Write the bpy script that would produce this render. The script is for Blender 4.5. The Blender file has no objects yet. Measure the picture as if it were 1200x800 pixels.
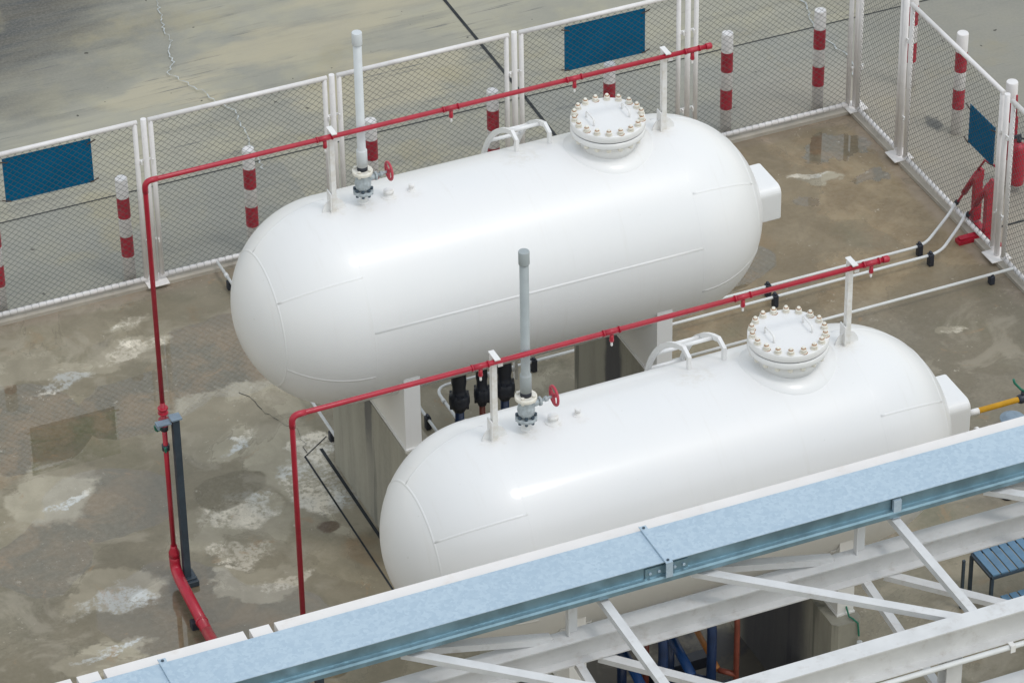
import bpy, math, random
from mathutils import Vector, Matrix
random.seed(4)
R = math.radians
scene = bpy.context.scene
C = scene.collection

# ------------------------------------------------------------------ mesh builder
class MB:
    def __init__(s): s.v = []; s.f = []; s.sm = []
    def add(s, vs, fs, smooth=False):
        o = len(s.v); s.v += [tuple(p) for p in vs]
        for k, f in enumerate(fs):
            s.f.append(tuple(i + o for i in f)); s.sm.append(smooth[k] if isinstance(smooth, list) else smooth)
        return s
    def box(s, x0, x1, y0, y1, z0, z1, bev=0.0):
        if bev <= 0:
            vs = [(x, y, z) for z in (z0, z1) for x, y in ((x0, y0), (x1, y0), (x1, y1), (x0, y1))]
            fs = [(3, 2, 1, 0), (4, 5, 6, 7), (0, 1, 5, 4), (1, 2, 6, 5), (2, 3, 7, 6), (3, 0, 4, 7)]
            return s.add(vs, fs)
        b = bev
        vs = []
        for z, i in ((z0, b), (z0 + b, 0), (z1 - b, 0), (z1, b)):
            for x, y in ((x0 + i + b * (i == 0), y0 + i), (x1 - i - b * (i == 0), y0 + i), (x1 - i, y0 + i + b * (i == 0)), (x1 - i, y1 - i - b * (i == 0)),
                         (x1 - i - b * (i == 0), y1 - i), (x0 + i + b * (i == 0), y1 - i), (x0 + i, y1 - i - b * (i == 0)), (x0 + i, y0 + i + b * (i == 0))):
                vs.append((x, y, z))
        fs = [tuple(reversed(range(8))), tuple(range(24, 32))]
        for l in range(3):
            for k in range(8):
                a = l * 8 + k; c = l * 8 + (k + 1) % 8
                fs.append((a, c, c + 8, a + 8))
        return s.add(vs, fs)
    def tube(s, pts, r, n=12, cap=True, radii=None, phase=0.0):
        pts = [Vector(p) for p in pts]
        N = len(pts); ring = []
        t0 = (pts[1] - pts[0]).normalized()
        up = Vector((0, 0, 1)) if abs(t0.z) < .9 else Vector((1, 0, 0))
        u = t0.cross(up).normalized()
        vs = []
        for i, p in enumerate(pts):
            if i == 0: t = t0
            elif i == N - 1: t = (pts[i] - pts[i - 1]).normalized()
            else: t = ((pts[i] - pts[i - 1]).normalized() + (pts[i + 1] - pts[i]).normalized()).normalized()
            u = (u - t * u.dot(t)).normalized(); w = t.cross(u)
            rr = radii[i] if radii else r
            for k in range(n):
                a = 2 * math.pi * k / n + phase
                vs.append(p + (u * math.cos(a) + w * math.sin(a)) * rr)
        fs = []; sm = []
        for i in range(N - 1):
            for k in range(n):
                a = i * n + k; b = i * n + (k + 1) % n
                fs.append((a, b, b + n, a + n)); sm.append(n > 6)
        if cap:
            fs.append(tuple(reversed(range(n)))); sm.append(False)
            fs.append(tuple(range((N - 1) * n, N * n))); sm.append(False)
        return s.add(vs, fs, sm)
    def lathe(s, c, prof, n=24, axis='z', cap=True, smooth=False):
        # prof: list of (r, h); axis z / x / y
        vs = []
        for r, h in prof:
            for k in range(n):
                a = 2 * math.pi * k / n; p, q = r * math.cos(a), r * math.sin(a)
                if axis == 'z': vs.append((c[0] + p, c[1] + q, c[2] + h))
                elif axis == 'x': vs.append((c[0] + h, c[1] + p, c[2] + q))
                else: vs.append((c[0] + q, c[1] + h, c[2] + p))
        fs = []; sm = []
        for i in range(len(prof) - 1):
            steep = abs(prof[i + 1][0] - prof[i][0]) > .7 * abs(prof[i + 1][1] - prof[i][1]) and not smooth
            for k in range(n):
                a = i * n + k; b = i * n + (k + 1) % n
                fs.append((a, b, b + n, a + n)); sm.append(not steep)
        if cap:
            fs.append(tuple(reversed(range(n)))); sm.append(False)
            fs.append(tuple(range((len(prof) - 1) * n, len(prof) * n))); sm.append(False)
        return s.add(vs, fs, sm)
    def extrude(s, prof, A, B, up=(0, 0, 1)):
        # prof: 2D (side, up) closed polygon swept straight from A to B
        A = Vector(A); B = Vector(B); t = (B - A).normalized(); up = Vector(up)
        sd = up.cross(t).normalized(); u = t.cross(sd).normalized()
        n = len(prof); vs = [P + sd * a + u * b for P in (A, B) for a, b in prof]
        fs = [tuple(reversed(range(n))), tuple(range(n, 2 * n))] + [(k, (k + 1) % n, (k + 1) % n + n, k + n) for k in range(n)]
        return s.add(vs, fs)
    def prism(s, pts, a0, a1, axis='x'):
        # 2D polygon extruded along an axis; pts are the two remaining coordinates in order
        n = len(pts)
        def P(a, p): return (a, p[0], p[1]) if axis == 'x' else (p[0], a, p[1]) if axis == 'y' else (p[0], p[1], a)
        vs = [P(a0, p) for p in pts] + [P(a1, p) for p in pts]
        fs = [tuple(reversed(range(n))), tuple(range(n, 2 * n))] + [(k, (k + 1) % n, (k + 1) % n + n, k + n) for k in range(n)]
        return s.add(vs, fs)
    def build(s, name, mat, parent=None):
        me = bpy.data.meshes.new(name); me.from_pydata(s.v, [], s.f); me.update()
        me.polygons.foreach_set('use_smooth', s.sm)
        import bmesh
        bm = bmesh.new(); bm.from_mesh(me); bmesh.ops.recalc_face_normals(bm, faces=bm.faces); bm.to_mesh(me); bm.free()
        me.materials.append(mat)
        o = bpy.data.objects.new(name, me); C.objects.link(o)
        if parent: o.parent = parent
        return o

def tag(o, label=None, cat=None, group=None, kind=None):
    if label: o['label'] = label
    if cat: o['category'] = cat
    if group: o['group'] = group
    if kind: o['kind'] = kind
    return o
def thing(name, label, cat, loc=(0, 0, 0), group=None):
    o = bpy.data.objects.new(name, None); C.objects.link(o); o.location = loc; o.empty_display_size = .2
    return tag(o, label, cat, group)
def copy_tree(o, parent=None):
    c = o.copy(); C.objects.link(c); c.parent = parent
    for ch in list(o.children): copy_tree(ch, c)
    return c
def arc(c, r, a0, a1, n, plane='xy'):
    out = []
    for i in range(n + 1):
        a = R(a0 + (a1 - a0) * i / n); p, q = r * math.cos(a), r * math.sin(a)
        out.append((c[0] + p, c[1] + q, c[2]) if plane == 'xy' else (c[0] + p, c[1], c[2] + q) if plane == 'xz' else (c[0], c[1] + p, c[2] + q))
    return out
def bend(pts, r, n=5):
    # polyline with rounded corners
    pts = [Vector(p) for p in pts]; out = [pts[0]]
    for i in range(1, len(pts) - 1):
        a, b, c = pts[i - 1], pts[i], pts[i + 1]
        d1 = (a - b).normalized(); d2 = (c - b).normalized()
        p = b + d1 * r; q = b + d2 * r
        for k in range(n + 1):
            t = k / n; out.append(p * (1 - t) ** 2 + b * 2 * t * (1 - t) + q * t ** 2)
    return out + [pts[-1]]

# ------------------------------------------------------------------ materials
class NT:
    def __init__(s, name):
        s.m = bpy.data.materials.new(name); s.m.use_nodes = True
        s.t = s.m.node_tree; s.t.nodes.clear()
        s.out = s.t.nodes.new('ShaderNodeOutputMaterial'); s.b = s.t.nodes.new('ShaderNodeBsdfPrincipled')
        s.t.links.new(s.b.outputs[0], s.out.inputs[0])
        s.co = s.t.nodes.new('ShaderNodeTexCoord').outputs['Object']
    def L(s, a, b): s.t.links.new(a, b)
    def val(s, sock, v):
        if hasattr(v, 'node'): s.L(v, sock)
        else: sock.default_value = v
    def math(s, op, a, b=0.0, c=0.0, clamp=False):
        n = s.t.nodes.new('ShaderNodeMath'); n.operation = op; n.use_clamp = clamp
        s.val(n.inputs[0], a); s.val(n.inputs[1], b); s.val(n.inputs[2], c); return n.outputs[0]
    def vm(s, op, a, b=(0, 0, 0)):
        n = s.t.nodes.new('ShaderNodeVectorMath'); n.operation = op
        s.val(n.inputs[0], a); s.val(n.inputs[1], b)
        return n.outputs['Value'] if op == 'LENGTH' else n.outputs[0]
    def noise(s, scale, detail=4, rough=.55, co=None, dist=0.0, color=False):
        n = s.t.nodes.new('ShaderNodeTexNoise'); n.inputs['Scale'].default_value = scale
        n.inputs['Detail'].default_value = detail; n.inputs['Roughness'].default_value = rough; n.inputs['Distortion'].default_value = dist
        s.L(co or s.co, n.inputs['Vector']); return n.outputs['Color' if color else 'Fac']
    def ramp(s, x, a, b, lo=0.0, hi=1.0):
        n = s.t.nodes.new('ShaderNodeMapRange'); n.interpolation_type = 'SMOOTHSTEP'
        s.val(n.inputs[0], x); n.inputs[1].default_value = a; n.inputs[2].default_value = b
        n.inputs[3].default_value = lo; n.inputs[4].default_value = hi; return n.outputs[0]
    def mix(s, f, a, b, mode='MIX'):
        n = s.t.nodes.new('ShaderNodeMix'); n.data_type = 'RGBA'; n.blend_type = mode; n.clamp_factor = True
        s.val(n.inputs[0], f)
        for i, v in ((6, a), (7, b)):
            if hasattr(v, 'node'): s.L(v, n.inputs[i])
            else: n.inputs[i].default_value = (*v, 1) if len(v) == 3 else v
        return n.outputs[2]
    def scale(s, v): return s.vm('MULTIPLY', s.co, v)
    def bump(s, h, strength, dist=.01):
        n = s.t.nodes.new('ShaderNodeBump'); n.inputs['Strength'].default_value = strength; n.inputs['Distance'].default_value = dist
        s.L(h, n.inputs['Height']); s.L(n.outputs[0], s.b.inputs['Normal'])
    def blob(s, p, cx, cy, rx, ry, soft=.25):
        d = s.vm('LENGTH', s.vm('MULTIPLY', s.vm('SUBTRACT', p, (cx, cy, 0)), (1 / rx, 1 / ry, 0)))
        return s.ramp(d, 1.0, 1.0 - soft)
    def mx(s, lst):
        o = lst[0]
        for l in lst[1:]: o = s.math('MAXIMUM', o, l)
        return o

def paint(name, col, rough=.45, spec=.5, var=.06, scale=6, bump=.05, dirt=None, dirt_amt=.35, metal=0.0, coat=0.0):
    n = NT(name)
    f = n.noise(scale, 5)
    c2 = tuple(max(0, c * (1 - 2.2 * var)) for c in col)
    c = n.mix(n.ramp(f, .35, .7), col, c2)
    if dirt:
        g = n.ramp(n.noise(scale * 1.7, 7, .7), .52, .78, 0, dirt_amt)
        c = n.mix(g, c, dirt)
    n.L(c, n.b.inputs['Base Color'])
    n.L(n.ramp(n.noise(scale * 3, 4), .3, .7, rough - .06, rough + .08), n.b.inputs['Roughness'])
    n.b.inputs['Specular IOR Level'].default_value = spec; n.b.inputs['Metallic'].default_value = metal
    n.b.inputs['Coat Weight'].default_value = coat; n.b.inputs['Coat Roughness'].default_value = .12
    if bump: n.bump(n.noise(scale * 8, 4), bump, .004)
    return n.m

M = {}
def tank_paint():
    n = NT('white_tank_paint')
    big = n.noise(.9, 4); streak = n.noise(3.2, 6, .65, n.scale((4.5, .9, .35)))
    c = n.mix(n.ramp(big, .35, .7), (.80, .795, .79), (.785, .785, .785))
    c = n.mix(n.ramp(streak, .5, .85, 0, .08), c, (.66, .655, .63))
    pg = n.vm('ADD', n.co, n.vm('MULTIPLY', n.vm('SUBTRACT', n.noise(9, 5, .7, color=True), (.5, .5, .5)), (.22, .22, 0)))
    grime = n.mx([n.blob(pg, *a, soft=.9) for a in ((.31, -.04, .14, .16), (.56, -.03, .11, .12), (.79, -.05, .10, .12), (0, -.03, .16, .12), (3.37, -.03, .16, .12), (1.95, .1, .3, .2))])
    c = n.mix(n.math('MULTIPLY', grime, n.ramp(n.noise(14, 5, .7), .4, .7, .05, .40)), c, (.50, .43, .31))
    run = n.noise(2.6, 5, .6, n.scale((5, .5, .25)))
    c = n.mix(n.ramp(run, .56, .8, 0, .14), c, (.55, .50, .42))
    speck = n.ramp(n.noise(26, 2), .735, .77, 0, .35)
    sparse = n.ramp(n.noise(1.8, 2), .52, .62)
    c = n.mix(n.math('MULTIPLY', speck, sparse), c, (.45, .42, .36))
    n.L(c, n.b.inputs['Base Color'])
    n.b.inputs['Roughness'].default_value = .38
    n.b.inputs['Specular IOR Level'].default_value = .5
    n.b.inputs['Coat Weight'].default_value = .24; n.b.inputs['Coat Roughness'].default_value = .10
    return n.m
M['tank'] = tank_paint()
M['white'] = paint('white_enamel', (.80, .79, .78), .42, var=.03, dirt=(.5, .45, .38), dirt_amt=.25)
M['fence'] = paint('fence_white_paint', (.78, .755, .75), .45, var=.04, scale=5, dirt=(.42, .36, .33), dirt_amt=.35)
M['cream'] = paint('cream_bolt_paint', (.80, .77, .69), .45, var=.05, dirt=(.45, .22, .08), dirt_amt=.3, scale=25)
M['rust'] = paint('rust_orange', (.42, .17, .045), .75, var=.12, scale=60)
M['rubber'] = paint('black_rubber', (.024, .028, .042), .55, var=.1)
M['darkiron'] = paint('black_coated_iron', (.030, .036, .054), .4, var=.1, scale=12)
M['red'] = paint('red_pipe_paint', (.42, .011, .034), .38, var=.08, scale=7, coat=.2)
M['redband'] = paint('red_band_paint', (.42, .018, .04), .5, var=.12, dirt=(.5, .3, .3), dirt_amt=.45, scale=16)
M['wheel'] = paint('faded_red_handwheel', (.50, .05, .08), .5, var=.1, scale=30)
M['ventlight'] = paint('light_grey_pvc', (.60, .63, .65), .42, var=.03, scale=9)
M['ventgrey'] = paint('blue_grey_pvc', (.34, .375, .385), .42, var=.04, scale=9)
M['valvegrey'] = paint('grey_cast_valve', (.42, .47, .50), .45, var=.12, scale=30, dirt=(.2, .15, .08), dirt_amt=.5)
M['boltblue'] = paint('dark_zinc_bolt', (.07, .10, .13), .4, var=.1, metal=.5, scale=40)
M['bluepole'] = paint('slate_blue_steel', (.040, .060, .082), .5, var=.12, scale=6, dirt=(.12, .12, .12), dirt_amt=.25)
M['bluecap'] = paint('pale_slate_steel', (.22, .29, .36), .5, var=.1, scale=10)
M['navy'] = paint('dark_blue_pipe_paint', (.012, .035, .11), .4, var=.12, scale=9, coat=.2)
M['brightblue'] = paint('bright_blue_paint', (.012, .075, .27), .42, var=.08, scale=9)
M['brown'] = paint('brown_pipe_paint', (.22, .055, .035), .5, var=.1, scale=9)
M['orange'] = paint('orange_pipe_paint', (.50, .19, .04), .45, var=.1, scale=9)
M['yellow'] = paint('yellow_pipe_paint', (.78, .40, .02), .4, var=.06, scale=9)
M['green'] = paint('green_lever_plastic', (.01, .16, .10), .45, var=.05)
M['signblue'] = paint('blue_sign_sheet', (.0, .125, .27), .6, .12, var=.06, scale=3, bump=.02)
M['tie'] = paint('brown_tie', (.07, .05, .04), .7, var=.1)
M['benchblue'] = paint('blue_step_paint', (.11, .22, .34), .5, var=.08, scale=9)
M['conduit'] = paint('white_conduit', (.68, .69, .69), .38, var=.03, scale=7)
M['wire'] = paint('weathered_wire', (.10, .11, .11), .5, var=.1, metal=.3)
M['gap'] = paint('dark_joint_filler', (.022, .026, .03), .8, var=.2)
M['beam'] = paint('white_steel_paint', (.66, .66, .66), .5, var=.05, scale=4, dirt=(.36, .31, .27), dirt_amt=.5)
M['board'] = paint('white_board', (.78, .75, .73), .6, var=.02, scale=3, dirt=(.55, .45, .36), dirt_amt=.3)
def galv():
    n = NT('galvanised_sheet')
    v = n.t.nodes.new('ShaderNodeTexVoronoi'); v.inputs['Scale'].default_value = 34; n.L(n.vm('ADD', n.co, n.vm('MULTIPLY', n.noise(20, 3, color=True), (.05, .05, .05))), v.inputs['Vector'])
    sp = n.t.nodes.new('ShaderNodeSeparateColor'); n.L(v.outputs['Color'], sp.inputs[0])
    f = n.math('ADD', n.math('MULTIPLY', sp.outputs[0], .5), n.math('MULTIPLY', n.noise(1.6, 6, .65), .7))
    c = n.mix(n.ramp(f, .3, .9), (.40, .51, .61), (.48, .59, .68))
    c = n.mix(n.ramp(n.noise(9, 6, .7), .6, .8, 0, .3), c, (.52, .61, .68))
    n.L(c, n.b.inputs['Base Color']); n.b.inputs['Metallic'].default_value = .25
    n.L(n.ramp(f, .3, .9, .5, .36), n.b.inputs['Roughness']); return n.m
M['galv'] = galv()
M['galvside'] = paint('galvanised_tray_side', (.24, .37, .44), .34, var=.12, scale=5, metal=.6)

def concrete_pedestal():
    n = NT('stained_concrete')
    st = n.noise(1.6, 6, .6, n.scale((2.4, 2.4, .32))); fine = n.noise(22, 6, .65)
    c = n.mix(n.ramp(st, .35, .65), (.35, .335, .28), (.27, .26, .22))
    c = n.mix(n.ramp(fine, .35, .7, 0, .35), c, (.36, .345, .30))
    c = n.mix(n.ramp(n.noise(1.1, 4, .6, n.scale((1.5, 2.9, .22))), .56, .64, 0, .6), c, (.07, .075, .07))
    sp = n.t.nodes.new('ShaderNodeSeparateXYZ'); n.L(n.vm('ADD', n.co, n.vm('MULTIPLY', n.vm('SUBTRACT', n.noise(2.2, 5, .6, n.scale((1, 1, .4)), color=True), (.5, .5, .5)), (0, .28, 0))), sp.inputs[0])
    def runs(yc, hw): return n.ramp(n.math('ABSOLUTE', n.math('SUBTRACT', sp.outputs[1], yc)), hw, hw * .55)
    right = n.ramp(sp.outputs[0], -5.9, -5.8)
    stain_shade = n.mx([n.math('MULTIPLY', n.math('MULTIPLY', runs(-4.80, .10), n.math('SUBTRACT', 1.0, right)), n.ramp(n.math('ADD', sp.outputs[2], n.math('MULTIPLY', fine, .5)), .9, 1.5, .15, .8)), n.math('MULTIPLY', runs(-4.72, .22), right), n.math('MULTIPLY', runs(-8.55, .80), right), n.math('MULTIPLY', runs(-8.7, .2), n.math('SUBTRACT', 1.0, right))])  # stain runs; the widest one also has tank and truss shadow painted in
    c = n.mix(n.math('MULTIPLY', stain_shade, .8), c, (.035, .037, .058))
    n.L(c, n.b.inputs['Base Color']); n.b.inputs['Roughness'].default_value = .8
    n.bump(fine, .35, .008); return n.m
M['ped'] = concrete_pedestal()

def pad_material():
    n = NT('wet_concrete_pad')
    wob = n.vm('MULTIPLY', n.vm('SUBTRACT', n.noise(1.3, 6, .6, color=True), (.5, .5, .5)), (1.25, 1.1, 0))
    wob2 = n.vm('MULTIPLY', n.vm('SUBTRACT', n.noise(.8, 3, .5, color=True), (.5, .5, .5)), (.9, .9, 0))
    p = n.vm('ADD', n.co, wob); q = n.vm('ADD', n.co, wob2)
    sep = n.t.nodes.new('ShaderNodeSeparateXYZ'); n.L(n.co, sep.inputs[0]); X, Y = sep.outputs[0], sep.outputs[1]
    nbig = n.noise(.55, 5, .6, dist=.4); nmid = n.noise(2.2, 7, .65, dist=.6); nfine = n.noise(18, 8, .7); ngr = n.noise(70, 3, .6)
    base = n.mix(n.ramp(nbig, .35, .65), (.185, .170, .125), (.140, .135, .105))
    base = n.mix(n.ramp(nmid, .42, .68, 0, .7), base, (.245, .225, .175))
    # browner film of mud towards the right hand corner
    warm = n.math('MULTIPLY', n.ramp(X, -5.2, -3.0), n.ramp(Y, -4.6, -3.0))
    base = n.mix(n.math('MULTIPLY', warm, .8), base, n.mix(n.ramp(nmid, .4, .65), (.165, .122, .070), (.235, .185, .115)))
    grey = n.math('MULTIPLY', n.ramp(X, -3.0, -1.8), n.ramp(Y, -3.2, -4.0))
    base = n.mix(n.math('MULTIPLY', grey, .7), base, (.125, .115, .095))
    # rust brown and olive films
    base = n.mix(n.ramp(n.noise(1.1, 5, .6, dist=1.0), .58, .72, 0, .45), base, (.22, .14, .07))
    base = n.mix(n.ramp(n.noise(.9, 5, .55, n.vm('ADD', n.co, (7, 3, 0))), .56, .68, 0, .45), base, (.11, .115, .075))
    # still, mirror-wet water
    p3 = n.vm('ADD', n.co, n.vm('MULTIPLY', n.vm('SUBTRACT', n.noise(3.2, 6, .65, color=True), (.5, .5, .5)), (.75, .6, 0)))
    pud = n.mx([n.blob(q, *a, soft=.05) for a in ((-8.05, -1.5, .85, .78), (-9.25, -1.95, .75, .55), (-10.5, -1.85, .7, .75), (-2.9, -2.35, .75, .42),
                (-10.0, -5.3, .8, .75), (-10.1, -3.4, .7, .6), (-9.3, -6.1, .7, .8), (-11.0, -4.0, .55, .55))] + [n.blob(p3, *a, soft=.08) for a in ((-.55, -.62, .40, .30), (-.45, -1.30, .22, .13), (-1.35, -1.45, .16, .10))])
    base = n.mix(n.math('MULTIPLY', pud, .8), base, n.mix(n.ramp(nmid, .4, .62), (.085, .078, .055), (.135, .10, .058)))
    # dried light patches
    dry = n.mx([n.blob(p, *a, soft=.22) for a in ((-9.75, -1.12, .48, .26), (-9.15, -.98, .5, .22), (-8.75, -.5, .3, .12), (-7.55, -1.0, .3, .16), (-10.55, -3.1, .55, .6), (-10.3, -.75, .6, .4), (-8.35, -2.45, .8, .45), (-6.2, -3.5, 1.6, .5), 
                (-10.5, -4.85, .55, .36), (-9.15, -4.35, .75, .55), (-8.2, -3.55, .55, .75), (-8.7, -2.75, .55, .5), (-10.95, -5.7, .5, .25), (-7.9, -4.4, .35, .6),
                (-1.15, -4.4, .25, .08), (-9.2, -5.2, .4, .3), (-1.0, -1.1, .3, .14))])
    dryc = n.mix(n.ramp(nmid, .35, .65), (.33, .315, .26), (.25, .24, .195))
    base = n.mix(n.math('MULTIPLY', dry, .85), base, dryc)
    # powdery white bloom only in the middle of the dry patches
    powm = n.mx([n.blob(p, *a, soft=.6) for a in ((-9.95, -1.3, .36, .2), (-9.15, -1.02, .5, .2), (-8.7, -.48, .25, .1), (-7.5, -1.0, .2, .1), (-10.5, -5.0, .55, .2),
                (-9.0, -4.1, .5, .28), (-9.2, -4.75, .4, .25), (-8.1, -4.1, .45, .6), (-10.4, -3.3, .3, .12), (-8.55, -3.0, .4, .14), (-10.8, -5.65, .35, .08), (-1.1, -4.42, .22, .05), (-9.0, -5.25, .28, .14), (-7.85, -3.5, .25, .3), (-1.1, -1.0, .25, .1))])
    pw = n.math('MULTIPLY', n.ramp(powm, .05, .7), n.ramp(n.math('ADD', n.math('MULTIPLY', nfine, .55), n.math('MULTIPLY', nmid, .45)), .42, .55))
    bluish = n.ramp(n.noise(.7, 3), .45, .6)
    base = n.mix(n.math('MULTIPLY', pw, .92), base, n.mix(bluish, (.60, .58, .52), (.46, .51, .55)))
    # green painted oblong, dark oval, round stain
    ob = n.math('MULTIPLY', n.ramp(n.math('ABSOLUTE', n.math('ADD', X, n.math('MULTIPLY', n.math('ADD', Y, 2.35), -.25 ), 0) if False else n.math('ADD', n.math('SUBTRACT', X, n.math('MULTIPLY', n.math('ADD', Y, 2.35), .27)), 10.07)), .475, .455),
                n.ramp(n.math('ABSOLUTE', n.math('ADD', Y, 2.35)), .375, .355))
    base = n.mix(n.math('MULTIPLY', ob, n.ramp(nmid, .42, .6, .75, .15)), base, (.095, .098, .050))
    base = n.mix(n.math('MULTIPLY', n.blob(q, -8.92, -3.76, .36, .27, .12), .75), base, (.115, .105, .075))
    base = n.mix(n.math('MULTIPLY', n.blob(n.vm('ADD', n.co, n.vm('MULTIPLY', n.vm('SUBTRACT', n.noise(6, 3, .5, color=True), (.5, .5, .5)), (.12, .12, 0))), -8.24, -4.71, .125, .11, .3), .85), base, (.06, .035, .02))
    base = n.mix(n.math('MULTIPLY', n.blob(p, -9.3, -.72, .28, .07, .8), .7), base, (.07, .07, .06))
    base = n.mix(n.math('MULTIPLY', n.blob(p, -7.7, -1.33, .12, .05, .8), .6), base, (.35, .07, .03))
    # pale scuffed band along the kerb
    edge = n.math('MAXIMUM', n.ramp(n.math('ADD', Y, n.math('MULTIPLY', nmid, .3)), -.12, .02), n.ramp(n.math('ADD', X, n.math('MULTIPLY', nmid, .3)), -.12, .02))
    base = n.mix(n.math('MULTIPLY', edge, .55), base, (.24, .205, .18))
    lowl = n.math('MULTIPLY', n.ramp(X, -9.6, -10.4), n.ramp(Y, -3.4, -4.4))
    base = n.mix(n.math('MULTIPLY', n.math('MULTIPLY', lowl, .5), n.math('SUBTRACT', 1.0, dry)), base, (.10, .092, .066))
    # fine grit and hairlines
    base = n.mix(n.ramp(nfine, .3, .75, .0, .38), base, n.mix(.5, base, (.33, .31, .26)))
    base = n.mix(n.ramp(ngr, .62, .75, 0, .35), base, (.07, .065, .05))
    base = n.mix(n.math('MULTIPLY', n.mx([n.blob(p, -6.4, -8.5, 1.7, 1.5, .35), n.blob(p, -5.75, -9.3, .8, .9, .4)]), .9), base, (.035, .038, .05))  # shade under the lower tank and truss, painted into the pad colour
    # old water lines: patches with a crisp edge and a darker rim
    wl = n.noise(.75, 6, .58, n.vm('ADD', n.co, (5, 21, 0)), dist=.5)
    base = n.mix(n.ramp(wl, .475, .515, 0, .42), base, (.125, .112, .082))
    base = n.mix(n.math('MULTIPLY', n.ramp(n.math('ABSOLUTE', n.math('SUBTRACT', wl, .485)), .006, .0, 0, 1), .35), base, (.09, .08, .06))
    wl2 = n.noise(1.5, 7, .62, n.vm('ADD', n.co, (15, 2, 0)), dist=.8)
    base = n.mix(n.math('MULTIPLY', n.ramp(wl2, .52, .64, 0, .45), n.math('MULTIPLY', n.math('SUBTRACT', 1.0, pud), n.math('SUBTRACT', 1.0, n.math('MULTIPLY', warm, .85)))), base, (.27, .255, .215))
    base = n.mix(n.ramp(n.noise(1.9, 8, .7, n.vm('ADD', n.co, (2, 12, 0)), dist=1.5), .60, .68, 0, .45), base, (.25, .17, .10))
    base = n.mix(n.math('MULTIPLY', n.ramp(n.noise(12, 6, .75), .6, .66, 0, .55), n.ramp(n.noise(1.3, 3, .5, n.vm('ADD', n.co, (9, 9, 0))), .5, .6)), base, (.42, .41, .37))
    gain = n.vm('MULTIPLY', base, (1.33, 1.25, 1.15))
    tone = n.math('ADD', .72, n.math('MULTIPLY', n.noise(.8, 7, .68, n.vm('ADD', n.co, (11, 5, 0)), dist=.8), .56))
    cmb = n.t.nodes.new('ShaderNodeCombineXYZ'); [n.L(tone, cmb.inputs[i]) for i in range(3)]
    gain = n.vm('MULTIPLY', gain, cmb.outputs[0])
    n.L(gain, n.b.inputs['Base Color'])
    n.L(pud, n.b.inputs['Coat Weight']); n.b.inputs['Coat Roughness'].default_value = .0; n.b.inputs['Coat IOR'].default_value = 1.5
    damp = n.ramp(nbig, .38, .6, .50, .36)
    ro = n.math('ADD', n.math('MULTIPLY', damp, n.math('SUBTRACT', 1.0, dry)), n.math('MULTIPLY', dry, .7))
    ro = n.math('ADD', n.math('MULTIPLY', ro, n.math('SUBTRACT', 1.0, pud)), n.math('MULTIPLY', pud, .015))
    ro = n.math('MAXIMUM', ro, n.math('MULTIPLY', edge, .5))
    n.L(ro, n.b.inputs['Roughness']); n.b.inputs['IOR'].default_value = 1.40
    h = n.math('MULTIPLY', n.math('ADD', nfine, n.math('MULTIPLY', nmid, 1.5)), n.math('SUBTRACT', 1.0, pud))
    n.bump(h, .15, .005)
    return n.m
M['pad'] = pad_material()

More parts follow.
